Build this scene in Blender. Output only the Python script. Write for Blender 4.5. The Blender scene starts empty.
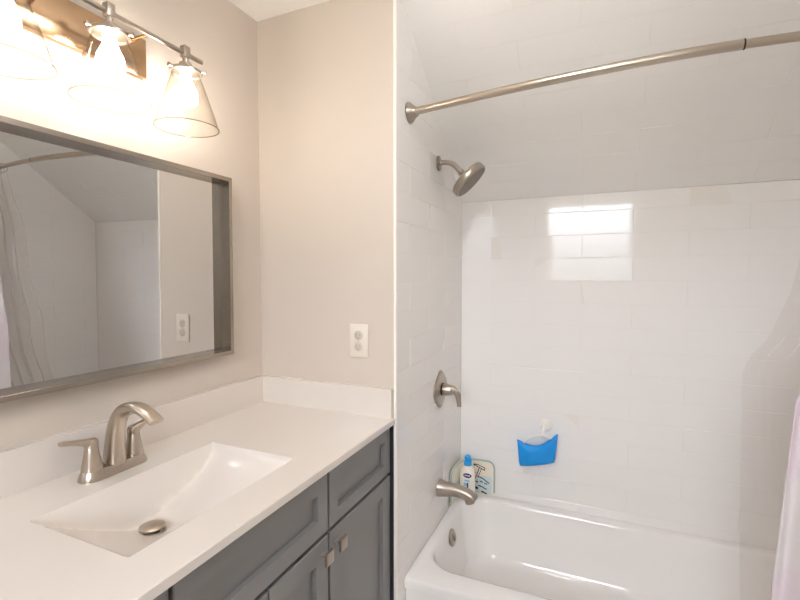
import bpy, bmesh, math, random
from mathutils import Vector, Matrix
random.seed(7)
PI = math.pi
SC = bpy.context.scene
C = SC.collection

# ------------------------------------------------------------------ camera
YAW, PITCH, ROLL = math.radians(23.6883), math.radians(2.8689), math.radians(-0.0361)
fw = Vector((-math.sin(YAW)*math.cos(PITCH), math.cos(YAW)*math.cos(PITCH), -math.sin(PITCH)))
rt = Vector((math.cos(YAW), math.sin(YAW), 0)); up = rt.cross(fw)
r2 = rt*math.cos(ROLL) + up*math.sin(ROLL); u2 = -rt*math.sin(ROLL) + up*math.cos(ROLL)
cd = bpy.data.cameras.new('camera'); cam = bpy.data.objects.new('camera', cd); C.objects.link(cam)
cd.sensor_width = 36; cd.lens = 448.5194/800*36; cd.clip_start = 0.01
m = Matrix((r2, u2, -fw)).transposed().to_4x4(); m.translation = Vector((1.1907, 0, 1.3585))
cam.matrix_world = m
SC.camera = cam

# ------------------------------------------------------------------ world, lights, exposure
SKY, BULB, FILL, FILL2 = 15.0, 46.0, 9.0, 23.0
SC.view_settings.view_transform = 'Standard'; SC.view_settings.look = 'None'
SC.view_settings.gamma = 1; SC.view_settings.use_curve_mapping = False
SC.view_settings.exposure = 0.52
w = bpy.data.worlds.new('World'); SC.world = w; w.use_nodes = True
nt = w.node_tree; nt.nodes.clear()
o_ = nt.nodes.new('ShaderNodeOutputWorld'); bg = nt.nodes.new('ShaderNodeBackground')
tc = nt.nodes.new('ShaderNodeTexCoord'); sep = nt.nodes.new('ShaderNodeSeparateXYZ'); cr = nt.nodes.new('ShaderNodeValToRGB')
nt.links.new(tc.outputs['Generated'], sep.inputs[0]); nt.links.new(sep.outputs['Z'], cr.inputs[0])
e = cr.color_ramp.elements                                   # trees low on the horizon, bright sky above
e[0].position = 0.0; e[0].color = (.10, .12, .10, 1)
e[1].position = .22; e[1].color = (.90, .925, 1.0, 1)
k = cr.color_ramp.elements.new(.05); k.color = (.23, .24, .26, 1)
k = cr.color_ramp.elements.new(.12); k.color = (.65, .675, .74, 1)
nt.links.new(cr.outputs[0], bg.inputs[0]); bg.inputs[1].default_value = SKY
nt.links.new(bg.outputs[0], o_.inputs[0])
pl = bpy.data.lights.new('window_portal', 'AREA'); pl.shape = 'RECTANGLE'; pl.size = .93; pl.size_y = .90
po = bpy.data.objects.new('window_portal', pl); C.objects.link(po)
po.location = (1.085, -1.17, 1.79); po.rotation_euler = (PI/2, 0, PI)
pl.cycles.is_portal = True
cy = SC.cycles
cy.max_bounces = 12; cy.diffuse_bounces = 8; cy.glossy_bounces = 6; cy.transparent_max_bounces = 24
cy.sample_clamp_indirect = 6; cy.use_denoising = True; cy.caustics_reflective = False; cy.caustics_refractive = False

# ------------------------------------------------------------------ materials
def lin(r, g, b):
    f = lambda c: (c/255/12.92) if c/255 <= .04045 else ((c/255+.055)/1.055)**2.4
    return (f(r), f(g), f(b), 1)
def mat(name, col, rough=.5, metal=0, spec=.5, noise=None, bump=None, coat=0):
    m = bpy.data.materials.new(name); m.use_nodes = True
    t = m.node_tree; b = t.nodes['Principled BSDF']
    b.inputs['Base Color'].default_value = col; b.inputs['Roughness'].default_value = rough
    b.inputs['Metallic'].default_value = metal; b.inputs['Specular IOR Level'].default_value = spec
    b.inputs['Coat Weight'].default_value = coat
    tc = t.nodes.new('ShaderNodeTexCoord')
    if noise:                                                # (scale, amount): gentle colour variation
        n = t.nodes.new('ShaderNodeTexNoise'); n.inputs['Scale'].default_value = noise[0]; n.inputs['Detail'].default_value = 4
        r = t.nodes.new('ShaderNodeValToRGB'); a = noise[1]
        r.color_ramp.elements[0].position = .3; r.color_ramp.elements[1].position = .7
        r.color_ramp.elements[0].color = tuple(c*(1-a) for c in col[:3])+(1,)
        r.color_ramp.elements[1].color = tuple(min(1, c*(1+a)) for c in col[:3])+(1,)
        t.links.new(tc.outputs['Object'], n.inputs['Vector']); t.links.new(n.outputs['Fac'], r.inputs[0]); t.links.new(r.outputs[0], b.inputs['Base Color'])
    if bump:                                                 # (scale, strength, stretch)
        n = t.nodes.new('ShaderNodeTexNoise'); n.inputs['Scale'].default_value = bump[0]; n.inputs['Detail'].default_value = 3
        mp = t.nodes.new('ShaderNodeMapping')
        if len(bump) > 2: mp.inputs['Scale'].default_value = bump[2]
        bp = t.nodes.new('ShaderNodeBump'); bp.inputs['Strength'].default_value = bump[1]; bp.inputs['Distance'].default_value = .002
        t.links.new(tc.outputs['Object'], mp.inputs[0]); t.links.new(mp.outputs[0], n.inputs['Vector'])
        t.links.new(n.outputs['Fac'], bp.inputs['Height']); t.links.new(bp.outputs[0], b.inputs['Normal'])
    return m
def emis(name, col, s):
    m = bpy.data.materials.new(name); m.use_nodes = True; t = m.node_tree; t.nodes.clear()
    o = t.nodes.new('ShaderNodeOutputMaterial'); e = t.nodes.new('ShaderNodeEmission')
    e.inputs[0].default_value = col; e.inputs[1].default_value = s; t.links.new(e.outputs[0], o.inputs[0]); return m
def thin(name, tint, fac, rough=.03, diffuse=None, dfac=0, bump=None, edge=None):
    """thin clear sheet: mostly transparent, a fresnel gloss, optionally some milky translucency"""
    m = bpy.data.materials.new(name); m.use_nodes = True; t = m.node_tree; t.nodes.clear()
    o = t.nodes.new('ShaderNodeOutputMaterial'); tr = t.nodes.new('ShaderNodeBsdfTransparent'); tr.inputs[0].default_value = tint
    gl = t.nodes.new('ShaderNodeBsdfGlossy'); gl.inputs['Roughness'].default_value = rough
    lw = t.nodes.new('ShaderNodeLayerWeight'); lw.inputs[0].default_value = .5
    pw = t.nodes.new('ShaderNodeMath'); pw.operation = 'POWER'; pw.inputs[1].default_value = 3.5; t.links.new(lw.outputs['Facing'], pw.inputs[0])
    ml = t.nodes.new('ShaderNodeMath'); ml.operation = 'MULTIPLY_ADD'; ml.inputs[1].default_value = fac; ml.inputs[2].default_value = .03; t.links.new(pw.outputs[0], ml.inputs[0])
    mx = t.nodes.new('ShaderNodeMixShader'); t.links.new(ml.outputs[0], mx.inputs[0])
    src = tr.outputs[0]
    if edge:                                                 # more glass to look through towards the silhouette
        ec = t.nodes.new('ShaderNodeMix'); ec.data_type = 'RGBA'; ec.inputs['A'].default_value = tint; ec.inputs['B'].default_value = edge
        t.links.new(pw.outputs[0], ec.inputs['Factor']); t.links.new(ec.outputs['Result'], tr.inputs[0])
    if bump:
        tc = t.nodes.new('ShaderNodeTexCoord'); n = t.nodes.new('ShaderNodeTexNoise'); n.inputs['Scale'].default_value = bump[0]
        bp = t.nodes.new('ShaderNodeBump'); bp.inputs['Strength'].default_value = bump[1]; bp.inputs['Distance'].default_value = .01
        t.links.new(tc.outputs['Object'], n.inputs['Vector']); t.links.new(n.outputs['Fac'], bp.inputs['Height'])
        t.links.new(bp.outputs[0], gl.inputs['Normal']); t.links.new(bp.outputs[0], lw.inputs['Normal'])
    if diffuse:
        d = t.nodes.new('ShaderNodeBsdfTranslucent'); d.inputs[0].default_value = diffuse
        d2 = t.nodes.new('ShaderNodeBsdfDiffuse'); d2.inputs[0].default_value = diffuse
        m1 = t.nodes.new('ShaderNodeMixShader'); m1.inputs[0].default_value = .5
        t.links.new(d.outputs[0], m1.inputs[1]); t.links.new(d2.outputs[0], m1.inputs[2])
        m2 = t.nodes.new('ShaderNodeMixShader'); m2.inputs[0].default_value = dfac
        t.links.new(tr.outputs[0], m2.inputs[1]); t.links.new(m1.outputs[0], m2.inputs[2]); src = m2.outputs[0]
    t.links.new(src, mx.inputs[1]); t.links.new(gl.outputs[0], mx.inputs[2]); t.links.new(mx.outputs[0], o.inputs[0])
    return m

M = dict(
    wall=mat('beige_wall_paint', lin(204, 194, 183), .6, noise=(1.5, .02), bump=(180, .06)),
    ceiling=mat('white_ceiling_paint', lin(248, 247, 246), .7),
    floor=mat('pale_bounce_floor', lin(232, 229, 225), .35),  # floor out of view, made pale to bounce light up to the slope
    tile=mat('glossy_white_tile', lin(240, 238, 236), .06, spec=.55, bump=(7, .06)),
    grout=mat('pale_grout', lin(232, 228, 222), .8),
    trim=mat('white_trim', lin(244, 240, 232), .35),
    marble=mat('cultured_marble', lin(218, 211, 204), .16, noise=(3, .015), coat=.3),
    tub=mat('white_tub_enamel', lin(240, 238, 236), .09, spec=.6, coat=.4),
    grey=mat('slate_grey_paint', lin(122, 121, 121), .35, noise=(5, .03)),
    carcass=mat('shade_dark_carcass', lin(34, 36, 44), .5),  # near-black puts the shade of the door gaps into the colour
    nickel=mat('brushed_nickel', lin(192, 181, 168), .30, metal=1, bump=(60, .04, (1, 1, 14))),
    nickel2=mat('satin_nickel', lin(176, 166, 155), .33, metal=1),
    steel=mat('mirror_frame_metal', lin(168, 160, 150), .24, metal=1),
    plate=mat('fixture_nickel', lin(190, 160, 128), .18, metal=1),
    dark=mat('dark_gap', lin(28, 24, 22), .6),
    mirror=mat('mirror_silver', (.66, .66, .655, 1), .0, metal=1),
    white=mat('white_plastic', lin(240, 236, 228), .3),
    ivory=mat('ivory_plastic', lin(222, 214, 202), .4),
    outgrey=mat('receptacle_face', lin(198, 189, 176), .45),
    slot=mat('receptacle_slot', lin(150, 141, 131), .6),
    blue=mat('bright_blue_sponge', lin(0, 144, 226), .5, noise=(30, .08), bump=(150, .3)),
    bluecap=mat('blue_pump', lin(28, 150, 220), .25),
    navy=mat('navy_logo', lin(40, 40, 100), .4),
    sky=mat('pale_blue_print', lin(150, 200, 232), .4),
    ink=mat('dark_print', lin(34, 40, 46), .5),
    rust=mat('brown_print', lin(120, 80, 70), .5),
    cream=mat('cream_panel', lin(236, 228, 212), .4),
    aqua=mat('pale_aqua_panel', lin(204, 221, 224), .35),
    piping=mat('grey_green_edge', lin(176, 192, 184), .35),
    cloth=None,
    bulb=emis('bulb_glow', (1, .905, .83, 1), BULB),
    diffuser=emis('fill_light_glow', (1, .965, .95, 1), FILL), fill_glow2=emis('fill_light_glow_warm', (1, .955, .93, 1), FILL2),  # glow of the added ceiling fill lights
    glass=thin('clear_glass', (.97, .96, .94, 1), .28, .02, edge=(.74, .71, .66, 1)), rimglass=thin('glass_rim', (.72, .69, .62, 1), .4, .05),
    pane=thin('window_glass', (.97, .98, .98, 1), .12, .0),
    liner=thin('clear_vinyl', (.985, .977, .967, 1), .24, .12, (.88, .84, .80, 1), .06, (9, .5)),
)
# curtain cloth: white with faint pink and lilac blotches
def cloth_mat():
    m = mat('white_printed_cloth', lin(216, 208, 208), .8); t = m.node_tree; b = t.nodes['Principled BSDF']
    tc = t.nodes.new('ShaderNodeTexCoord'); n = t.nodes.new('ShaderNodeTexNoise'); n.inputs['Scale'].default_value = 4.0
    r = t.nodes.new('ShaderNodeValToRGB'); el = r.color_ramp.elements
    el[0].position = .36; el[0].color = lin(216, 192, 197); el[1].position = .64; el[1].color = lin(212, 200, 206)
    x = el.new(.46); x.color = lin(214, 207, 206); x = el.new(.56); x.color = lin(213, 207, 208)
    t.links.new(tc.outputs['Object'], n.inputs['Vector']); t.links.new(n.outputs['Fac'], r.inputs[0]); t.links.new(r.outputs[0], b.inputs['Base Color'])
    return m
M['cloth'] = cloth_mat()

# ------------------------------------------------------------------ mesh helpers (all in world coordinates)
def quad(bm, pts):
    vs = [bm.verts.new(p) for p in pts]; return bm.faces.new(vs)
def box(bm, a, b, bev=0, seg=2):
    x0, y0, z0 = a; x1, y1, z1 = b
    t = bmesh.new(); bmesh.ops.create_cube(t, size=1)
    for v in t.verts: v.co = Vector(((x0+x1)/2+v.co.x*(x1-x0), (y0+y1)/2+v.co.y*(y1-y0), (z0+z1)/2+v.co.z*(z1-z0)))
    if bev: bmesh.ops.bevel(t, geom=list(t.edges), offset=bev, segments=seg, profile=.5, affect='EDGES')
    join(bm, t)
def join(bm, t, mtx=None):
    mp = {}
    for v in t.verts: mp[v] = bm.verts.new(mtx @ v.co if mtx else v.co)
    for f in t.faces:
        nf = bm.faces.new([mp[v] for v in f.verts]); nf.smooth = f.smooth
    t.free()
def rings(bm, rs, closed=True, cap=(True, True)):
    """skin a list of point rings"""
    R = [[bm.verts.new(p) for p in r] for r in rs]; n = len(R[0])
    for a, b in zip(R, R[1:]):
        for i in range(n if closed else n-1):
            j = (i+1) % n
            bm.faces.new((a[i], a[j], b[j], b[i]))
    if closed and cap[0]: bm.faces.new(list(reversed(R[0])))
    if closed and cap[1]: bm.faces.new(R[-1])
    return R
def frame_of(t, hint):
    t = t.normalized(); s = t.cross(hint)
    if s.length < 1e-5: s = t.cross(Vector((1, 0, 0)))
    s.normalize(); return s, s.cross(t).normalized()         # side, up
def sweep(bm, path, radii, n=20, hint=(0, 0, 1), power=2.0, cap=(True, True)):
    """sweep a super-ellipse (half width along side, half height along up) along a path"""
    P = [Vector(p) for p in path]; rs = []
    for i, p in enumerate(P):
        t = (P[min(i+1, len(P)-1)] - P[max(i-1, 0)])
        s, u = frame_of(t, Vector(hint)); rr = radii[i] if isinstance(radii, list) else radii
        ra, rb = rr if isinstance(rr, (list, tuple)) else (rr, rr)
        ring = []
        for k in range(n):
            a = 2*PI*k/n; c, d = math.cos(a), math.sin(a); q = 2/power
            ring.append(p + s*ra*math.copysign(abs(c)**q, c) + u*rb*math.copysign(abs(d)**q, d))
        rs.append(ring)
    rings(bm, rs, True, cap)
def lathe(bm, o, axis, prof, n=32, cap=(True, True), sx=1, hint=(0, 0, 1)):
    """prof: (distance along axis, radius); sx stretches the ring sideways"""
    o = Vector(o); ax = Vector(axis).normalized(); s, u = frame_of(ax, Vector(hint))
    rings(bm, [[o+ax*h+s*(r*sx*math.cos(2*PI*k/n))+u*(r*math.sin(2*PI*k/n)) for k in range(n)] for h, r in prof], True, cap)
def smooth_path(pts, n=24):
    P = [Vector(p) for p in pts]; P = [2*P[0]-P[1]]+P+[2*P[-1]-P[-2]]; out = []
    m_ = len(P)-3
    for i in range(n+1):
        f = i/n*m_; k = min(int(f), m_-1); t = f-k
        a, b, c, d = P[k:k+4]
        out.append(.5*((2*b)+(c-a)*t+(2*a-5*b+4*c-d)*t*t+(3*b-a-3*c+d)*t*t*t))
    return out
def lerp_list(vals, n):
    out = []
    for i in range(n+1):
        f = i/n*(len(vals)-1); k = min(int(f), len(vals)-2); t = f-k
        a, b = vals[k], vals[k+1]
        out.append(tuple(x*(1-t)+y*t for x, y in zip(a, b)) if isinstance(a, (tuple, list)) else a*(1-t)+b*t)
    return out
def wloc(o):
    v = Vector((0, 0, 0))
    while o: v = v + o.location; o = o.parent
    return v
def obj(name, bm, m, parent=None, smooth=True, angle=35, subsurf=0, origin=None):
    bmesh.ops.recalc_face_normals(bm, faces=bm.faces)
    off = wloc(parent) if parent else Vector(origin or (0, 0, 0))
    for v in bm.verts: v.co -= off
    me = bpy.data.meshes.new(name); bm.to_mesh(me); bm.free()
    me.materials.append(m)
    o = bpy.data.objects.new(name, me); C.objects.link(o)
    if parent: o.parent = parent
    else: o.location = off
    if smooth:
        for p in me.polygons: p.use_smooth = True
        bb = bmesh.new(); bb.from_mesh(me); ca = math.radians(angle)
        for ed in bb.edges:
            if len(ed.link_faces) == 2 and ed.calc_face_angle(0) > ca: ed.smooth = False
        bb.to_mesh(me); bb.free()
    if subsurf:
        s = o.modifiers.new('sub', 'SUBSURF'); s.levels = s.render_levels = subsurf
    return o
def tag(o, label, cat, group=None):
    o['label'] = label; o['category'] = cat
    if group: o['group'] = group
    return o
def thing(name, label, cat, loc, group=None):
    o = bpy.data.objects.new(name, None); C.objects.link(o); o.location = loc; o.empty_display_size = .05
    return tag(o, label, cat, group)
def struct(name, bm, m, parent=None, smooth=False, angle=30):
    o = obj(name, bm, m, parent, smooth, angle)
    o['kind'] = 'structure'
    return o
def B(*a, **k):
    bm = bmesh.new(); box(bm, *a, **k); return bm

# ------------------------------------------------------------------ the room
YW, YT, X0, XE = 1.3754, 2.1789, .5711, 2.25
YB, ZC, ZF = -1.2, 2.3203, -.05
ZCR = 1.728; YS = 1.412                                       # sloped ceiling: crease height, where it meets the flat ceiling
struct('floor', B((-.1, YB-.1, ZF-.08), (XE+.1, YT+.1, ZF)), M['floor'])
bm = B((-.1, YB-.1, ZC), (XE+.1, YS+.02, ZC+.08)); struct('ceiling', bm, M['ceiling'])
struct('wall_left', B((-.1, YB-.1, ZF), (0, YW+.02, ZC)), M['wall'])
struct('wall_back', B((0, YW, ZF), (X0-.006, YT+.1, ZC)), M['wall'])
struct('wall_right', B((XE+.012, YB-.1, ZF), (XE+.12, YT+.1, ZC)), M['wall'])
WX0, WX1, WZ0, WZ1 = .62, 1.55, 1.34, 2.24                    # window behind the camera
bm = bmesh.new()
box(bm, (0, YB-.1, ZF), (WX0, YB, ZC)); box(bm, (WX1, YB-.1, ZF), (XE+.012, YB, ZC))
box(bm, (WX0, YB-.1, ZF), (WX1, YB, WZ0)); box(bm, (WX0, YB-.1, WZ1), (WX1, YB, ZC))
struct('wall_front', bm, M['wall'])
wb = bmesh.new()
for a, b in (((WX0, YB-.09, WZ0), (WX1, YB-.02, WZ0+.03)), ((WX0, YB-.09, WZ1-.03), (WX1, YB-.02, WZ1)),
             ((WX0, YB-.09, WZ0+.03), (WX0+.03, YB-.02, WZ1-.03)), ((WX1-.03, YB-.09, WZ0+.03), (WX1, YB-.02, WZ1-.03))): box(wb, a, b)
win = struct('window_1', wb, M['trim'])
struct('window_pane', B((WX0+.028, YB-.058, WZ0+.028), (WX1-.028, YB-.052, WZ1-.028)), M['pane'], win)
cb = bmesh.new()
for a, b in (((WX0-.07, YB, WZ0-.07), (WX1+.07, YB+.015, WZ0)), ((WX0-.07, YB, WZ1), (WX1+.07, YB+.015, ZC-.005)),
             ((WX0-.07, YB, WZ0), (WX0, YB+.015, WZ1)), ((WX1, YB, WZ0), (WX1+.07, YB+.015, WZ1))): box(cb, a, b)
struct('window_casing', cb, M['trim'], win)

# tiled faces: grout backing plus every tile as a chamfered, very slightly tilted slab of one wall mesh
TP, TL, GAP = .1030, .4075, .0014
def tiled(name, o, U, V, N, ulen, vlen, u_phase, v_phase, depth, tilt=.16, fixed={}, flip=0):
    """o: corner on the finished tile face; U,V unit axes; N outward normal. u_phase / v_phase: where a joint / a row line lies"""
    o, U, V, N = map(Vector, (o, U, V, N)); bm = bmesh.new()
    k0 = math.floor((0-v_phase)/TP)-1
    row = k0
    while v_phase+row*TP < vlen:
        va, vb = max(0, v_phase+row*TP), min(vlen, v_phase+(row+1)*TP)
        if vb-va > .004:
            ph = u_phase+(TL/2 if (row+flip) % 2 else 0); j = math.floor((0-ph)/TL)-1
            while ph+j*TL < ulen:
                ua, ub = max(0, ph+j*TL), min(ulen, ph+(j+1)*TL)
                if ub-ua > .004:
                    g = GAP/2; c = .0012
                    tu, tv = fixed.get((row, j), (random.gauss(0, tilt), random.gauss(0, tilt)))
                    tu, tv = math.radians(tu), math.radians(tv); uc, vc = (ua+ub)/2, (va+vb)/2
                    def P(u, v, d): return o+U*u+V*v+N*(d+(u-uc)*tu+(v-vc)*tv if d > -.001 else d)
                    top = [P(ua+g+c, va+g+c, 0), P(ub-g-c, va+g+c, 0), P(ub-g-c, vb-g-c, 0), P(ua+g+c, vb-g-c, 0)]
                    mid = [P(ua+g, va+g, -.0006), P(ub-g, va+g, -.0006), P(ub-g, vb-g, -.0006), P(ua+g, vb-g, -.0006)]
                    bot = [P(ua+g, va+g, -.0045), P(ub-g, va+g, -.0045), P(ub-g, vb-g, -.0045), P(ua+g, vb-g, -.0045)]
                    rings(bm, [bot, mid, top], True, (False, True))
                j += 1
        row += 1
    t = struct(name, bm, M['tile'])
    g = bmesh.new()
    f = lambda u, v, d: o+U*u+V*v+N*d
    rings(g, [[f(0, 0, -depth), f(ulen, 0, -depth), f(ulen, vlen, -depth), f(0, vlen, -depth)], [f(0, 0, -.0011), f(ulen, 0, -.0011), f(ulen, vlen, -.0011), f(0, vlen, -.0011)]])
    struct('grout_bed', g, M['grout'], t)
    return t
ZR, XJ = 1.6519, .9231
vp = (ZR-ZF) % TP
r_top = round((ZR-ZF-vp)/TP)                                  # row index whose lower line is at ZR
par = (r_top+1) % 2                                           # the row just under ZR has a joint at XJ
struct('wall_leak_block', B((X0-.012, YT+.022, ZF), (XE+.12, YT+.12, ZC)), M['wall'])  # added out of view to stop sky light leaking round the alcove
rb = bmesh.new()
rings(rb, [[(x, YT+.02, ZCR+.05), (x, YT+.14, ZCR+.05), (x, YS+.02, ZC+.2), (x, YS+.02, ZC+.08)] for x in (X0-.1, XE+.12)])
struct('roof_leak_block', rb, M['wall'])  # added above the slope, unseen, to block sky light
tiled('wall_alcove_back', (X0, YT, ZF), (1, 0, 0), (0, 0, 1), (0, -1, 0), XE-X0, ZCR-ZF, (XJ-X0) % TL, vp, .02,
      fixed={(r_top, 1): (.9, .3)}, flip=par)
tiled('wall_alcove_left', (X0, YW+.006, ZF), (0, 1, 0), (0, 0, 1), (1, 0, 0), YT-YW-.006, ZC-ZF, .12, vp, .01)
tiled('wall_alcove_right', (XE, YW-.1, ZF), (0, 1, 0), (0, 0, 1), (-1, 0, 0), YT-YW+.1, ZC-ZF, .2, vp, .012)
sl = Vector((0, YS-YT, ZC-ZCR)); sn = Vector((0, -(ZC-ZCR), YS-YT)).normalized()
tiled('ceiling_slope', (X0-.05, YT, ZCR), (1, 0, 0), sl.normalized(), sn, XE-X0+.1, sl.length, (XJ-X0+.05) % TL, TP, .03, tilt=.2, flip=1)
struct('trim_1', B((X0-.0065, YW-.0025, ZF), (X0+.003, YW+.008, ZC), bev=.0015), M['trim'])

# ------------------------------------------------------------------ bathtub
def rrect(x0, y0, x1, y1, r, z, n=10):
    pts = []
    for cx, cy, a0 in ((x1-r, y1-r, 0), (x0+r, y1-r, PI/2), (x0+r, y0+r, PI), (x1-r, y0+r, 1.5*PI)):
        for i in range(n+1):
            a = a0+PI/2*i/n; pts.append((cx+r*math.cos(a), cy+r*math.sin(a), z))
    return pts
TX0, TX1, TY0, TY1, TZ = X0+.002, XE-.002, 1.441, YT-.002, .2785
tubroot = thing('bathtub', 'white alcove bathtub filling the tiled recess below the shower head', 'bathtub', ((TX0+TX1)/2, (TY0+TY1)/2, ZF))
bm = bmesh.new()
ix0, ix1, iy0, iy1 = .611, XE-.07, 1.538, 2.132
rs = [rrect(TX0, TY0+.012, TX1, TY1, .004, ZF+.002), rrect(TX0, TY0+.012, TX1, TY1, .004, TZ-.05), rrect(TX0, TY0, TX1, TY1, .004, TZ-.04),
      rrect(TX0, TY0, TX1, TY1, .005, TZ-.012), rrect(TX0+.001, TY0+.003, TX1-.001, TY1-.001, .008, TZ-.003), rrect(TX0+.003, TY0+.010, TX1-.003, TY1-.003, .012, TZ),
      rrect(ix0-.008, iy0-.012, ix1+.008, iy1+.008, .125, TZ), rrect(ix0, iy0, ix1, iy1, .12, TZ-.003), rrect(ix0+.007, iy0+.008, ix1-.010, iy1-.006, .115, TZ-.014)]
for t, d in ((.25, .07), (.55, .14), (.8, .205), (.92, .235), (1.0, .252)):
    q = t**1.6*.055; q2 = t**1.5*.05
    rs.append(rrect(ix0+.01+q2, iy0+.012+q, ix1-.015-t**1.4*.16, iy1-.008-q, .115, TZ-d))
rs.append(rrect(ix0+.085, iy0+.09, ix1-.21, iy1-.085, .10, TZ-.268)); rs.append(rrect(ix0+.13, iy0+.13, ix1-.26, iy1-.125, .08, TZ-.272))
rings(bm, rs, True, (False, True))
obj('tub_shell', bm, M['tub'], tubroot, angle=50)
bm = bmesh.new(); ovx = ix0+.028                               # overflow plate on the sloping end
oax = Vector((1, 0, .22)).normalized(); oc = Vector((.629, 1.848, .217))
lathe(bm, oc-oax*.004, oax, [(0, .033), (.006, .036), (.010, .034), (.012, .026), (.013, .001)], 28)
ov = obj('overflow_plate', bm, M['nickel2'], tubroot)
bm = bmesh.new(); box(bm, (oc.x+.005, oc.y-.006, oc.z-.012), (oc.x+.018, oc.y+.006, oc.z+.012), bev=.003); obj('trip_lever', bm, M['nickel2'], ov)

# ------------------------------------------------------------------ vanity cabinet
VY0, VY1, XF, ZT = .112, YW-.002, .553, .88
van = thing('vanity_cabinet', 'slate grey shaker vanity cabinet with square knobs under the white sink counter', 'cabinet', (.28, (VY0+VY1)/2, ZF))
bm = bmesh.new(); zb_ = ZF+.10
box(bm, (.002, VY0, zb_), (.012, VY1, ZT-.0205)); box(bm, (.012, VY0, zb_), (XF-.021, VY0+.016, ZT-.0205)); box(bm, (.012, VY1-.016, zb_), (XF-.021, VY1, ZT-.0205))
box(bm, (.012, VY0+.016, zb_), (XF-.021, VY1-.016, zb_+.016)); box(bm, (XF-.045, VY0+.016, zb_+.016), (XF-.021, VY1-.016, ZT-.0205)); box(bm, (.002, VY0+.01, ZF+.001), (XF-.08, VY1-.002, zb_))
obj('carcass', bm, M['carcass'], van, smooth=False)
def shaker(y0, y1, z0, z1, rail=.052):
    bm = bmesh.new(); x1, x0, xr = XF, XF-.020, XF-.014
    def ring(d, x): return [(x, y0+d, z0+d), (x, y1-d, z0+d), (x, y1-d, z1-d), (x, y0+d, z1-d)]
    rings(bm, [ring(0, x0), ring(0, x1-.002), ring(.002, x1), ring(rail, x1), ring(rail+.0008, x1-.001), ring(rail+.0012, xr), ring(rail+.002, xr)], True, (True, True))
    return bm
ys = [(VY0+.003, .5025), (.5115, .980), (.989, 1.3675)]
zd0, zd1, zo1, zo0 = .6905, .8495, .680, ZF+.115
for i, (a, b) in enumerate(ys):
    obj('drawer_front', shaker(a, b, zd0, zd1, .040 if i != 1 else .045), M['grey'], van, angle=25)
doors = [(ys[0][0], ys[0][1], 1), (ys[1][0], .7437, 1), (.7477, ys[1][1], 1), (ys[2][0], ys[2][1], -1)]
def knob(door, y, z):
    bm = bmesh.new(); lathe(bm, (XF-.001, y, z), (1, 0, 0), [(0, .007), (.003, .0065), (.004, .0045), (.022, .0045)], 16)
    box(bm, (XF+.019, y-.0165, z-.0165), (XF+.027, y+.0165, z+.0165), bev=.0015)
    obj('knob', bm, M['nickel2'], door)
for a, b, s in doors:
    d = obj('door', shaker(a, b, zo0, zo1, .055), M['grey'], van, angle=25)
    knob(d, b-.030 if s > 0 else a+.030, zo1-.040)
bm = bmesh.new(); box(bm, (XF-.030, 1.3695, ZF+.1), (X0-.0075, VY1, ZT-.0215)); obj('filler_strip', bm, M['carcass'], van, smooth=False)  # cabinet strip lying in shadow, its shade painted as near-black

# ------------------------------------------------------------------ counter with moulded basin
CX0, CX1, CY0, CY1 = .001, X0-.001, .10, YW-.0015
bx0, bx1, by0, by1 = .176, .466, .494, .956
top = thing('sink_counter', 'white moulded counter with sunken rectangular basin on the grey vanity', 'countertop', (.28, .73, ZT-.02))
bm = bmesh.new()
def ringz(x0, y0, x1, y1, z): return [(x0, y0, z), (x1, y0, z), (x1, y1, z), (x0, y1, z)]
rings(bm, [ringz(bx0-.006, by0-.006, bx1+.006, by1+.006, ZT-.02), ringz(CX0, CY0, CX1, CY1, ZT-.02), ringz(CX0, CY0, CX1, CY1, ZT-.002), ringz(CX0+.002, CY0+.002, CX1-.002, CY1-.001, ZT),
           ringz(bx0, by0, bx1, by1, ZT)], True, (False, False))
obj('counter_slab', bm, M['marble'], top, angle=20)
bm = bmesh.new(); NX, NY = 44, 60; G = []
DY, DX = .690, .266
def smin(a, b, k):
    h = max(0, min(1, .5+.5*(b-a)/k)); return b*(1-h)+a*h-k*h*(1-h)
def depth(x, y):
    back = (x-bx0)/.040
    side = (by1-y)/(by1-DY) if y > DY else (y-by0)/(DY-by0)
    side = max(0, side)**(.52 if y > DY else .8)*1.02
    front = (max(0, bx1-x)/(bx1-DX))**.55*1.04
    v = smin(smin(side, front, .10 if y > DY else .28), 1.0, .10)
    v = smin(v, back, .07)
    return .110*max(0, v)
for i in range(NX+1):
    q = i/NX; x = bx0+(bx1-bx0)*(.6*q**1.5+.4*(1-(1-q)**1.5))
    row = []
    for j in range(NY+1):
        q = j/NY; y = by0+(by1-by0)*(q-.13*math.sin(2*PI*q))
        edge = i in (0, NX) or j in (0, NY)
        row.append(bm.verts.new((x, y, ZT-(0 if edge else depth(x, y)))))
    G.append(row)
for i in range(NX):
    for j in range(NY): bm.faces.new((G[i][j], G[i+1][j], G[i+1][j+1], G[i][j+1]))
bas = obj('basin', bm, M['marble'], top, angle=50)
zd = ZT-depth(DX, DY)
bm = bmesh.new(); lathe(bm, (DX, DY, zd-.004), (0, 0, 1), [(0, .030), (.006, .030), (.0075, .026), (.003, .021)], 28)
dr = obj('drain_ring', bm, M['nickel2'], top)
bm = bmesh.new(); lathe(bm, (DX, DY, zd-.002), (0, 0, 1), [(0, .016), (.012, .016)], 20); obj('drain_neck', bm, M['dark'], dr)
bm = bmesh.new(); lathe(bm, (DX, DY, zd+.009), (0, 0, 1), [(0, .022), (.002, .0275), (.005, .0275), (.008, .022), (.010, .012), (.0105, .001)], 28); obj('drain_stopper', bm, M['nickel'], dr)
bm = bmesh.new(); box(bm, (.0, CY0, ZT-.001), (.020, YW-.0205, ZT+.1004)); obj('backsplash', bm, M['marble'], top)
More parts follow.
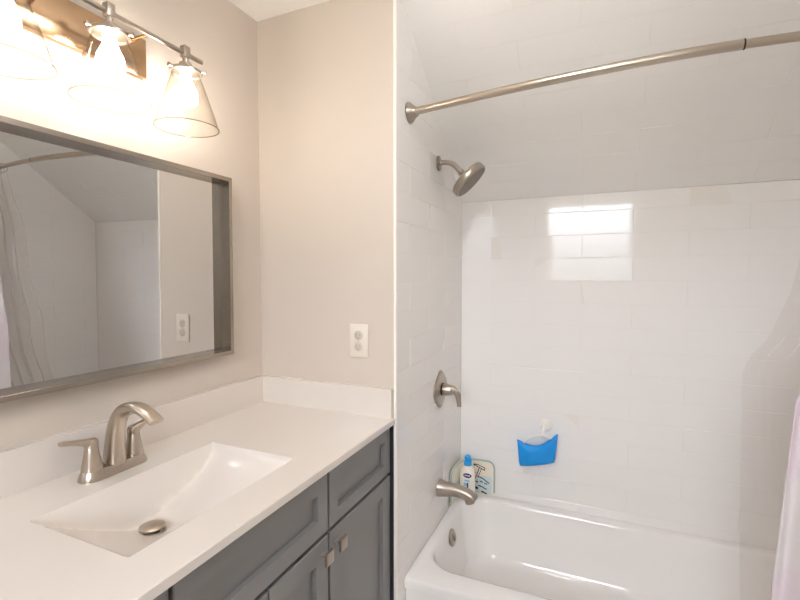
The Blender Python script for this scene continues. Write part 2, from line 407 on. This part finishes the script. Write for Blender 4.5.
bm = bmesh.new(); box(bm, (.0, YW-.0205, ZT-.001), (X0-.0075, YW, ZT+.1004)); obj('backsplash', bm, M['marble'], top)

# ------------------------------------------------------------------ basin faucet
FX, FY = .098, .717
fa = thing('sink_faucet', 'brushed nickel two-handle faucet with arched spout behind the basin', 'faucet', (FX, FY, ZT))
bm = bmesh.new()
def stad(hx, hy, z, n=10):                                    # oblong ring
    pts = []
    for cy, a0 in ((hy-hx, 0), (-(hy-hx), PI)):
        for i in range(n+1):
            a = a0+PI*i/n; pts.append((FX+hx*math.cos(a), FY+cy+hx*math.sin(a), z))
    return pts
rings(bm, [stad(.029, .083, ZT+.0003), stad(.029, .083, ZT+.004), stad(.026, .080, ZT+.012), stad(.0235, .0765, ZT+.021), stad(.022, .075, ZT+.0235)])
obj('base_plate', bm, M['nickel'], fa)
for s in (-1, 1):
    cyh = FY+s*.053
    bm = bmesh.new(); lathe(bm, (FX, cyh, ZT+.0225), (0, 0, 1), [(0, .0225), (.002, .0228), (.016, .0205), (.036, .0165), (.052, .0145), (.055, .0135)], 28)
    h = obj('handle_post', bm, M['nickel'], fa)
    bm = bmesh.new()
    lathe(bm, (FX, cyh, ZT+.0765), (0, 0, 1), [(0, .0138), (.003, .015), (.014, .0145), (.019, .011), (.020, .002)], 24)
    pth = smooth_path([(FX, cyh-s*.006, ZT+.085), (FX, cyh+s*.012, ZT+.091), (FX, cyh+s*.032, ZT+.097), (FX, cyh+s*.050, ZT+.1015), (FX, cyh+s*.066, ZT+.105)], 16)
    sweep(bm, pth, lerp_list([(.0125, .0095), (.012, .009), (.0095, .006), (.0095, .005), (.009, .0045)], 16), 16, power=2.6)
    obj('lever', bm, M['nickel'], h)
bm = bmesh.new()
pth = smooth_path([(FX+.002, FY, ZT+.021), (FX+.006, FY, ZT+.07), (FX+.018, FY, ZT+.122), (FX+.044, FY, ZT+.157), (FX+.085, FY, ZT+.168), (FX+.125, FY, ZT+.160), (FX+.157, FY, ZT+.142)], 40)
sweep(bm, pth, lerp_list([(.0225, .026), (.0195, .022), (.0175, .018), (.0175, .0145), (.0185, .0115), (.019, .0095), (.0185, .0075)], 40), 24, hint=(0, 1, 0) if False else (0, 0, 1), power=2.8)
obj('spout', bm, M['nickel'], fa)

# ------------------------------------------------------------------ framed mirror
MY0, MY1, MZ0, MZ1 = .262, 1.181, 1.0955, 1.6955
mi = thing('wall_mirror', 'wide rectangular mirror in a slim deep metal frame above the sink', 'mirror', (.001, (MY0+MY1)/2, MZ0))
bm = bmesh.new()
def mr(d, x): return [(x, MY0+d, MZ0+d), (x, MY1-d, MZ0+d), (x, MY1-d, MZ1-d), (x, MY0+d, MZ1-d)]
rings(bm, [mr(0, .0015), mr(0, .044), mr(.001, .045), mr(.0125, .045), mr(.0135, .044), mr(.0135, .0035), mr(.0135, .0015)], True, (False, False))
obj('frame', bm, M['steel'], mi, smooth=False)
bm = bmesh.new(); box(bm, (.0016, MY0+.0125, MZ0+.0125), (.0055, MY1-.0125, MZ1-.0125)); obj('mirror_glass', bm, M['mirror'], mi, smooth=False)

mi.location.x = .003; mi.rotation_euler = (0, .009, .003)   # hangs with its top a little forward

# ------------------------------------------------------------------ vanity light
LX, LY, LZ = .122, .7245, 1.985
vl = thing('vanity_light', 'three-bulb nickel bar light with clear bell shades above the mirror', 'light', (0, LY, 1.9665))
bm = bmesh.new(); box(bm, (.0005, LY-.178, 1.915), (.022, LY+.172, 2.022), bev=.003); obj('back_plate', bm, M['plate'], vl)
for s in (-1, 1):
    bm = bmesh.new(); sweep(bm, [(.020, LY+s*.105, 1.985), (LX, LY+s*.105, LZ)], .005, 14); obj('bracket', bm, M['plate'], vl)
bm = bmesh.new(); sweep(bm, [(LX, LY-.272, LZ), (LX, LY+.272, LZ)], (.0065, .0065), 16); obj('bar', bm, M['nickel2'], vl)
for k in (-1, 0, 1):
    yy = LY+k*.215
    bm = bmesh.new()
    box(bm, (LX-.010, yy-.010, LZ-.012), (LX+.010, yy+.010, LZ+.020), bev=.002)
    lathe(bm, (LX, yy, LZ-.011), (0, 0, -1), [(0, .008), (.014, .008), (.016, .017), (.020, .0175), (.034, .0185)], 24)
    so = obj('socket', bm, M['nickel2'], vl)
    bm = bmesh.new(); lathe(bm, (LX, yy, LZ-.045), (0, 0, -1), [(0, .010), (0, .040), (.003, .043), (.009, .043), (.010, .040), (.006, .036)], 32); obj('shade_cap', bm, M['nickel2'], so)
    for j in range(3):
        a = 2*PI*j/3+.5; bm = bmesh.new(); d = Vector((math.cos(a), math.sin(a), 0))
        lathe(bm, Vector((LX, yy, LZ-.050))+d*.041, d, [(0, .003), (.008, .003), (.009, .0055), (.014, .0055)], 12); obj('thumb_screw', bm, M['nickel2'], so)
    bm = bmesh.new()
    prof = [(0, .036), (.012, .039), (.04, .049), (.085, .064), (.125, .077), (.150, .084), (.152, .0855), (.1535, .084), (.150, .0825), (.125, .0755), (.085, .0625), (.04, .0475), (.012, .0375), (0, .0345)]
    lathe(bm, (LX, yy, LZ-.052), (0, 0, -1), prof, 48, (False, False)); gs = obj('glass_shade', bm, M['glass'], vl, angle=60)
    bm = bmesh.new(); sweep(bm, [(LX+.0845*math.cos(2*PI*q/48), yy+.0845*math.sin(2*PI*q/48), LZ-.2045) for q in range(49)], .0016, 8); obj('shade_rim', bm, M['rimglass'], gs)
    bm = bmesh.new(); lathe(bm, (LX, yy, LZ-.046), (0, 0, -1), [(0, .013), (.016, .013), (.018, .014), (.028, .015), (.042, .021), (.056, .028), (.070, .0305), (.084, .028), (.094, .020), (.099, .010), (.101, .002)], 28); obj('bulb', bm, M['bulb'], vl)

# unseen fill lights added for brightness: one behind the camera, one near the tub
for cx, cy_, mt, lb in ((1.15, -.42, 'diffuser', 'round white flush fill light added on the ceiling behind the camera'), (1.0, .85, 'fill_glow2', 'round white drop fill light added between the sink and the tub')):
    cl = thing('added_fill_light', lb, 'light', (cx, cy_, ZC))
    dp = .10 if mt == 'fill_glow2' else 0                      # the second one hangs on a short stem
    if dp:
        bm = bmesh.new(); lathe(bm, (cx, cy_, ZC-.0005), (0, 0, -1), [(0, .055), (.014, .055), (.018, .012), (dp+.001, .012)], 24); obj('fill_stem', bm, M['white'], cl)
    bm = bmesh.new(); lathe(bm, (cx, cy_, ZC-dp-.0005), (0, 0, -1), [(0, .115), (.010, .115), (.012, .112), (.012, .104)], 40); obj('fill_rim', bm, M['white'], cl)
    bm = bmesh.new(); lathe(bm, (cx, cy_, ZC-dp-.011), (0, 0, -1), [(0, .100), (.02, .112), (.06, .112), (.085, .095), (.098, .06), (.102, .002)], 40); obj('fill_diffuser', bm, M[mt], cl)

# ------------------------------------------------------------------ wall outlet
OY = YW
ot = thing('wall_outlet', 'ivory duplex outlet plate on the beige wall above the backsplash', 'outlet', (.4316, YW, 1.1375))
bm = bmesh.new(); ox, oz = .4316, 1.1375
box(bm, (ox-.0365, OY-.006, oz-.0585), (ox+.0365, OY-.0003, oz+.0585), bev=.003); obj('cover_plate', bm, M['ivory'], ot)
for s in (-1, 1):
    bm = bmesh.new(); zc = oz+s*.0195
    lathe(bm, (ox, OY-.0055, zc), (0, -1, 0), [(0, .0165), (.0022, .0165), (.0028, .0155)], 28); rc = obj('receptacle', bm, M['outgrey'], ot)
    bm = bmesh.new()
    for dx in (-.006, .006): box(bm, (ox+dx-.001, OY-.0088, zc-.001), (ox+dx+.001, OY-.008, zc+.007))
    lathe(bm, (ox, OY-.008, zc-.008), (0, -1, 0), [(0, .0022), (.0008, .0022)], 12); obj('socket_slots', bm, M['slot'], rc)
bm = bmesh.new(); lathe(bm, (ox, OY-.0058, oz), (0, -1, 0), [(0, .003), (.0012, .0026)], 12); obj('screw', bm, M['outgrey'], ot)

# ------------------------------------------------------------------ shower rod
RZ = 1.939; RY0 = 1.4924
sr = thing('shower_rod', 'curved brushed nickel shower rod spanning the alcove above the tub', 'curtain rod', (X0, RY0, RZ))
XM = (X0+XE)/2; HW = (XE-X0)/2
def rody(x): return 1.3935+(RY0-1.3935)*(abs(x-XM)/HW)**1.6
xs = [X0+.012+i*(XE-X0-.024)/60 for i in range(61)]; XJN = 1.517
bm = bmesh.new(); a = [x for x in xs if x < XJN]+[XJN]; sweep(bm, [(x, rody(x), RZ) for x in a], .0128, 20); obj('outer_tube', bm, M['nickel'], sr)
bm = bmesh.new(); a = [XJN-.02]+[x for x in xs if x > XJN]; sweep(bm, [(x, rody(x), RZ) for x in a], .0112, 20); obj('inner_tube', bm, M['nickel'], sr)
bm = bmesh.new(); lathe(bm, (XJN-.004, rody(XJN), RZ), (1, 0, 0), [(0, .0131), (.004, .0131)], 20); obj('joint_ring', bm, M['dark'], sr)
for x, s in ((X0, 1), (XE, -1)):
    bm = bmesh.new(); lathe(bm, (x+s*.0006, RY0, RZ), (s, 0, 0), [(0, .036), (.004, .036), (.008, .034), (.020, .021), (.030, .016), (.034, .0145)], 32); obj('flange', bm, M['nickel2'], sr)

# ------------------------------------------------------------------ shower head, valve, tub spout
SY = 1.815
sh = thing('wall_shower', 'round nickel shower head tilted on a bent arm high on the tile', 'shower head', (X0, SY, 1.838))
bm = bmesh.new(); lathe(bm, (X0+.0006, SY, 1.838), (1, 0, 0), [(0, .030), (.005, .030), (.007, .026), (.010, .013)], 28); obj('arm_flange', bm, M['nickel2'], sh)
ax = Vector((.70, .09, -.71)).normalized()
bm = bmesh.new(); tip = Vector((.668, SY, 1.793))
sweep(bm, smooth_path([(X0+.004, SY, 1.838), (X0+.035, SY, 1.838), (X0+.065, SY, 1.826), tip], 20), .0105, 16); obj('shower_arm', bm, M['nickel2'], sh)
bm = bmesh.new(); lathe(bm, tip-ax*.008, ax, [(0, .011), (.006, .0135), (.016, .0135), (.020, .010), (.026, .012), (.034, .018)], 24); obj('swivel_nut', bm, M['nickel2'], sh)
bm = bmesh.new(); hc = tip+ax*.022
lathe(bm, hc, ax, [(0, .018), (.004, .046), (.008, .072), (.012, .079), (.017, .081), (.036, .081), (.041, .078)], 44); hd = obj('spray_disc', bm, M['nickel2'], sh)
bm = bmesh.new(); lathe(bm, hc+ax*.0405, ax, [(0, .074), (.0015, .073), (.002, .001)], 44); obj('spray_face', bm, mat('spray_face_grey', lin(128, 120, 112), .45, metal=.6), hd)

VYc, VZc = 1.845, .872
sv = thing('shower_valve', 'nickel shower valve with a down-curved lever on a pointed wall plate', 'shower valve', (X0, VYc, VZc))
def esc(d, sc):                                               # pointed oblong outline
    pts = []
    for k in range(40):
        a = 2*PI*k/40; c, s = math.cos(a), math.sin(a)
        ry = .074*(1-.30*abs(s)**3) if True else 0
        pts.append((X0+d, VYc+ry*sc*math.copysign(abs(c)**.9, c)*(1+.18*math.cos(2*a)), VZc+.082*sc*math.copysign(abs(s)**1.15, s)))
    return pts
bm = bmesh.new(); rings(bm, [esc(.0006, 1), esc(.004, 1), esc(.009, .93), esc(.011, .80), esc(.012, .3)]); obj('wall_plate', bm, M['nickel2'], sv)
bm = bmesh.new(); lathe(bm, (X0+.010, VYc, VZc), (1, 0, 0), [(0, .027), (.006, .027), (.007, .023)], 28); obj('collar', bm, M['dark'], sv)
bm = bmesh.new(); lathe(bm, (X0+.015, VYc, VZc), (1, 0, 0), [(0, .0245), (.004, .026), (.02, .025), (.038, .0215), (.050, .015), (.056, .006), (.057, .001)], 28)
sweep(bm, smooth_path([(X0+.040, VYc, VZc+.003), (X0+.062, VYc, VZc+.002), (X0+.078, VYc, VZc-.014), (X0+.085, VYc, VZc-.040), (X0+.089, VYc, VZc-.068)], 20), lerp_list([(.019, .019), (.016, .0145), (.0125, .009), (.010, .006), (.0095, .005)], 20), 18, hint=(0, 1, 0), power=2.4)
obj('lever_handle', bm, M['nickel2'], sv)

SPY, SPZ = 1.84, .432
ts = thing('tub_spout', 'nickel tub spout on the tile just above the tub rim', 'tub spout', (X0, SPY, SPZ))
bm = bmesh.new()
pth = smooth_path([(X0+.0006, SPY, SPZ), (X0+.03, SPY, SPZ+.001), (X0+.075, SPY, SPZ+.004), (X0+.115, SPY, SPZ-.001), (X0+.145, SPY, SPZ-.010), (X0+.163, SPY, SPZ-.022)], 26)
sweep(bm, pth, lerp_list([(.034, .034), (.030, .030), (.0265, .025), (.0255, .022), (.026, .020), (.024, .016)], 26), 24, power=2.7); spt = obj('spout_body', bm, M['nickel2'], ts)
bm = bmesh.new(); lathe(bm, (X0+.135, SPY, SPZ-.018), (.25, 0, -1), [(0, .021), (.022, .020), (.024, .017), (.020, .015)], 24, sx=1.0); obj('outlet_nozzle', bm, M['nickel2'], ts)

# ------------------------------------------------------------------ things on the tub rim and the wall
# printed pouch bent into the corner
pc = thing('toiletry_pouch', 'pale printed pouch with a razor drawing standing in the tub corner behind the bottle', 'pouch', (.63, 2.13, TZ))
path = [(.5855, 1.985), (.5875, 2.03), (.591, 2.075), (.599, 2.115), (.613, 2.140), (.635, 2.154), (.665, 2.1595), (.70, 2.161), (.746, 2.161)]
pp = smooth_path([(x, y, 0) for x, y in path], 48); L = [0]
for a, b in zip(pp, pp[1:]): L.append(L[-1]+(b-a).length)
def pouch_at(s):
    for i in range(len(L)-1):
        if L[i+1] >= s or i == len(L)-2:
            t = (s-L[i])/(L[i+1]-L[i]); p = pp[i].lerp(pp[i+1], t); d = (pp[i+1]-pp[i]).normalized(); return p, Vector((d.y, -d.x, 0))
H = .172
def hgt(s):                                                   # rounded top corners, slightly domed
    r = .030; e = min(s, L[-1]-s); return H-(r-math.sqrt(max(0, r*r-(r-min(e, r))**2)))
def low(s):
    r = .016; e = min(s, L[-1]-s); return (r-math.sqrt(max(0, r*r-(r-min(e, r))**2)))
def strip(bm, s0, s1, za, zb, off, th, n=40):
    rs = []
    for i in range(n+1):
        s = s0+(s1-s0)*i/n; p, nn = pouch_at(min(max(s, 0), L[-1]-1e-6)); a = za(s) if callable(za) else za; b = zb(s) if callable(zb) else zb
        q = p+nn*off; q2 = p+nn*(off-th)
        rs.append([(q.x, q.y, TZ+a), (q.x, q.y, TZ+b), (q2.x, q2.y, TZ+b), (q2.x, q2.y, TZ+a)])
    rings(bm, rs)
zs = lambda s: max(low(s)+.001, min(.095-.0, hgt(s)))
bm = bmesh.new(); strip(bm, .001, L[-1]-.001, lambda s: low(s)+.001, hgt, 0, .008); body = obj('pouch_panel', bm, M['cream'], pc, angle=50)
bm = bmesh.new(); strip(bm, .010, L[-1]-.010, lambda s: low(s)+.008, lambda s: .084+.012*math.sin(s*30), .0008, .0008); obj('water_print', bm, M['aqua'], body)
bm = bmesh.new(); ed = []
for i in range(61): s = L[-1]*i/60; p, nn = pouch_at(min(s, L[-1]-1e-6)); q = p-nn*.004; ed.append((q.x, q.y, TZ+hgt(s)))
ed = [(ed[0][0], ed[0][1], TZ+.02), (ed[0][0], ed[0][1], TZ+.08)]+ed+[(ed[-1][0], ed[-1][1], TZ+.08), (ed[-1][0], ed[-1][1], TZ+.02)]
sweep(bm, ed, .0048, 12); obj('edge_piping', bm, M['piping'], body)
bm = bmesh.new(); E0 = L[-1]
def stroke(bm, pts, wd):                                      # (distance from right end, height) poly-line printed on the panel
    for (a, za), (b, zb) in zip(pts, pts[1:]):
        n = 4; dx, dz = b-a, zb-za; l = math.hypot(dx, dz); px, pz = -dz/l*wd/2, dx/l*wd/2
        for i in range(n):
            c = []
            for t, sg in ((i/n, 1), ((i+1)/n, 1), ((i+1)/n, -1), (i/n, -1)):
                u = a+dx*t+px*sg; z = za+dz*t+pz*sg; p, nn = pouch_at(E0-u); q = p+nn*.0016; c.append((q.x, q.y, TZ+z))
            quad(bm, c)
stroke(bm, [(.100, .152), (.092, .146)], .010)
stroke(bm, [(.085, .142), (.045, .126)], .004); stroke(bm, [(.088, .153), (.044, .138)], .004); stroke(bm, [(.045, .139), (.047, .125)], .004); stroke(bm, [(.092, .153), (.084, .142)], .004)
stroke(bm, [(.073, .135), (.084, .10), (.096, .072)], .004); stroke(bm, [(.062, .131), (.074, .10), (.082, .088)], .003)
stroke(bm, [(.082, .092), (.055, .084), (.030, .068), (.022, .064)], .005)
stroke(bm, [(.098, .110), (.092, .106)], .008)
for a, z, w_ in ((.094, .066, .006), (.070, .069, .005), (.048, .062, .005), (.078, .046, .006), (.062, .042, .005), (.050, .036, .005), (.094, .034, .012), (.062, .018, .008), (.050, .014, .007)):
    stroke(bm, [(a, z), (a-.016, z-.004)], w_)
obj('razor_print', bm, M['ink'], body, smooth=False)

# pump bottle
bx, by = .636, 2.080
bt = thing('lotion_bottle', 'white pump bottle with blue cap and navy oval logo on the tub rim', 'bottle', (bx, by, TZ))
bm = bmesh.new(); rs = []
for z, rx, ry in ((.0003, .030, .017), (.004, .036, .019), (.09, .0375, .020), (.138, .0365, .0195), (.160, .030, .018), (.171, .017, .015), (.177, .0145, .0145)):
    rs.append([(bx+rx*math.copysign(abs(math.cos(a))**.8, math.cos(a)), by+ry*math.sin(a), TZ+z) for a in [2*PI*k/28 for k in range(28)]])
rings(bm, rs); bd = obj('bottle_body', bm, M['white'], bt)
bm = bmesh.new(); lathe(bm, (bx, by, TZ+.1745), (0, 0, 1), [(0, .018), (.002, .0185), (.020, .0180), (.023, .012), (.029, .012), (.030, .0155), (.044, .0145), (.048, .009), (.0485, .001)], 24)
sweep(bm, [(bx, by, TZ+.213), (bx+.016, by-.016, TZ+.214), (bx+.022, by-.022, TZ+.209)], [(.009, .006), (.007, .005), (.005, .004)], 12); obj('pump_cap', bm, M['bluecap'], bt)
def bfront(u, z):                                             # point on the bottle's front face, u across
    rx, ry = .0376, .0201; c = max(-1, min(1, u/rx)); c = math.copysign(abs(c)**1.25, c); s = math.sqrt(max(0, 1-c*c)); return Vector((bx+u, by-ry*s-.0010, TZ+z))
def bpatch(bm, f, n=24):
    c = bm.verts.new(bfront(*f(None))); vs = [bm.verts.new(bfront(*f(2*PI*k/n))) for k in range(n)]
    for k in range(n): bm.faces.new((c, vs[k], vs[(k+1) % n]))
bm = bmesh.new(); bpatch(bm, lambda a: (0.003, .130) if a is None else (.003+.0205*math.cos(a), .130+.0115*math.sin(a))); lg = obj('logo_oval', bm, M['navy'], bd, smooth=False)
bm = bmesh.new()
for k in range(5):
    u = -.0095+k*.0055
    q = [bfront(u, .127), bfront(u+.0035, .127), bfront(u+.0035, .1335), bfront(u, .1335)]
    quad(bm, [p+Vector((0, -.0006, 0)) for p in q])
obj('logo_letters', bm, M['white'], lg, smooth=False)
bm = bmesh.new()
for (u0, u1, z0, z1) in ((-.010, .014, .100, .110), (-.014, .010, .078, .094)): quad(bm, [bfront(u0, z0), bfront(u1, z0), bfront(u1, z1), bfront(u0, z1)])
obj('label_print', bm, M['sky'], bd, smooth=False)
bm = bmesh.new()
for (u0, u1, z0, z1) in ((.002, .008, .050, .096), (-.012, -.004, .056, .070)): quad(bm, [bfront(u0, z0), bfront(u1, z0), bfront(u1, z1), bfront(u0, z1)])
obj('label_lettering', bm, M['navy'], bd, smooth=False)

# suction hook and the blue bath sponge hanging from it
hk = thing('suction_hook', 'round clear-white suction hook stuck on the tile above the blue sponge', 'hook', (.985, YT, .664))
bm = bmesh.new(); lathe(bm, (.985, YT-.0012, .664), (0, -1, 0), [(0, .029), (.002, .028), (.006, .021), (.010, .014), (.014, .013), (.016, .001)], 32); obj('suction_cup', bm, M['white'], hk)
bm = bmesh.new(); sweep(bm, smooth_path([(.982, YT-.015, .664), (.976, YT-.024, .645), (.975, YT-.026, .625), (.975, YT-.034, .615), (.975, YT-.044, .620), (.975, YT-.047, .630)], 20), (.0075, .003), 12, hint=(0, 1, 0)); obj('hook_arm', bm, M['white'], hk)
sp = thing('bath_sponge', 'bright blue scoop-topped bath sponge hanging by a strap on the tile', 'sponge', (.948, YT-.04, .455))
def spo(t):                                                   # outline point (x,z), t in 0..1 around
    pass
xa, xb = .866, 1.034
cols = []
bm = bmesh.new(); NXs = 28; rs = []
for i in range(NXs+1):
    f = i/NXs; x = xa+(xb-xa)*f
    zb = .466+.040*f-.003*math.sin(PI*f)
    zt = .590+.052*f-.044*math.sin(PI*min(1, f*1.02))**1.1
    e = min(f, 1-f)*2; th = .026*min(1, .35+.9*math.sqrt(e)); yc = YT-.036
    xx = x+ (f-.5)*0
    ring = []
    for k in range(20):
        a = 2*PI*k/20; c, s = math.cos(a), math.sin(a)
        sh_ = -.006*(1-f)*(1 if f < .5 else 0)
        ring.append((xx+( -.008*(s)*(1-2*f)), yc+th*math.copysign(abs(c)**.6, c), (zb+zt)/2+(zt-zb)/2*math.copysign(abs(s)**.45, s)))
    rs.append(ring)
rings(bm, rs); sb = obj('sponge_body', bm, M['blue'], sp, angle=60)
bm = bmesh.new()
sweep(bm, smooth_path([(.888, YT-.036, .575), (.910, YT-.037, .602), (.942, YT-.039, .619), (.974, YT-.0395, .6245), (1.004, YT-.039, .620), (1.024, YT-.036, .612)], 24), (.006, .0022), 12, hint=(0, 1, 0)); obj('hanging_strap', bm, M['white'], sp)

# ------------------------------------------------------------------ shower curtain and clear liner, gathered at the right end
def ip(z, tab):
    for (z0, v0), (z1, v1) in zip(tab, tab[1:]):
        if z0 >= z >= z1: return v0+(v1-v0)*(z0-z)/(z0-z1)
    return tab[-1][1] if z < tab[-1][0] else tab[0][1]
def drape(left, right, yc, amp, nf, z0, z1, NU, NV, wob=0, ph=0):
    bm = bmesh.new(); G = []
    for j in range(NV+1):
        z = z0+(z1-z0)*j/NV; row = []
        xl, xr, yy, am = ip(z, left), ip(z, right), ip(z, yc), ip(z, amp)
        for i in range(NU+1):
            u = i/NU; x = xl+(xr-xl)*u
            a = 2*PI*nf*u+ph
            y = yy+am*(math.sin(a)+.35*math.sin(2.3*a+z*2.1))+wob*math.sin(9*z+7*u)*math.sin(5*z-11*u)
            x += wob*.8*math.sin(13*z+5*u)*u*(1-u)
            row.append(bm.verts.new((x, y, z)))
        G.append(row)
    for j in range(NV):
        for i in range(NU): bm.faces.new((G[j][i], G[j][i+1], G[j+1][i+1], G[j+1][i]))
    return bm
cu = thing('shower_curtain', 'white cloth shower curtain with faint pink print at the right of the tub', 'curtain', (1.95, 1.40, RZ))
bm = drape([(1.92, 1.83), (1.5, 1.79), (1.25, 1.70), (1.08, 1.622), (.59, 1.588), (.05, 1.563)], [(1.92, 2.18), (.05, 2.21)], [(1.92, 1.373), (1.6, 1.355), (1.1, 1.305), (.59, 1.295), (.05, 1.295)], [(1.92, .013), (1.2, .020), (.05, .026)], 6, 1.905, .05, 160, 60, ph=1.2)
ob = obj('curtain_cloth', bm, M['cloth'], cu, angle=80); sm = ob.modifiers.new('thick', 'SOLIDIFY'); sm.thickness = .0012
li = thing('shower_liner', 'clear plastic shower liner hanging inside the tub beside the curtain', 'curtain', (1.95, 1.44, RZ))
bm = drape([(1.92, 1.83), (1.6, 1.69), (1.32, 1.640), (1.20, 1.600), (1.15, 1.562), (1.10, 1.548), (.90, 1.556), (.5, 1.590), (.28, 1.61)], [(1.92, 2.17), (.28, 2.10)], [(1.92, 1.432), (1.1, 1.436), (.9, 1.46), (.5, 1.565), (.28, 1.60)], [(1.92, .010), (1.3, .014), (.6, .014), (.28, .012)], 5, 1.905, .30, 150, 90, wob=.007)
obj('vinyl_sheet', bm, M['liner'], li, angle=80)
for k in range(8):
    x = 1.85+k*.042; bm = bmesh.new(); yy = rody(x)
    pts = [(x, yy+.020*math.cos(a), RZ-.008+.024*math.sin(a)) for a in [2*PI*i/24 for i in range(25)]]
    sweep(bm, pts, .0018, 8, hint=(1, 0, 0)); obj('curtain_ring', bm, M['nickel2'], cu)
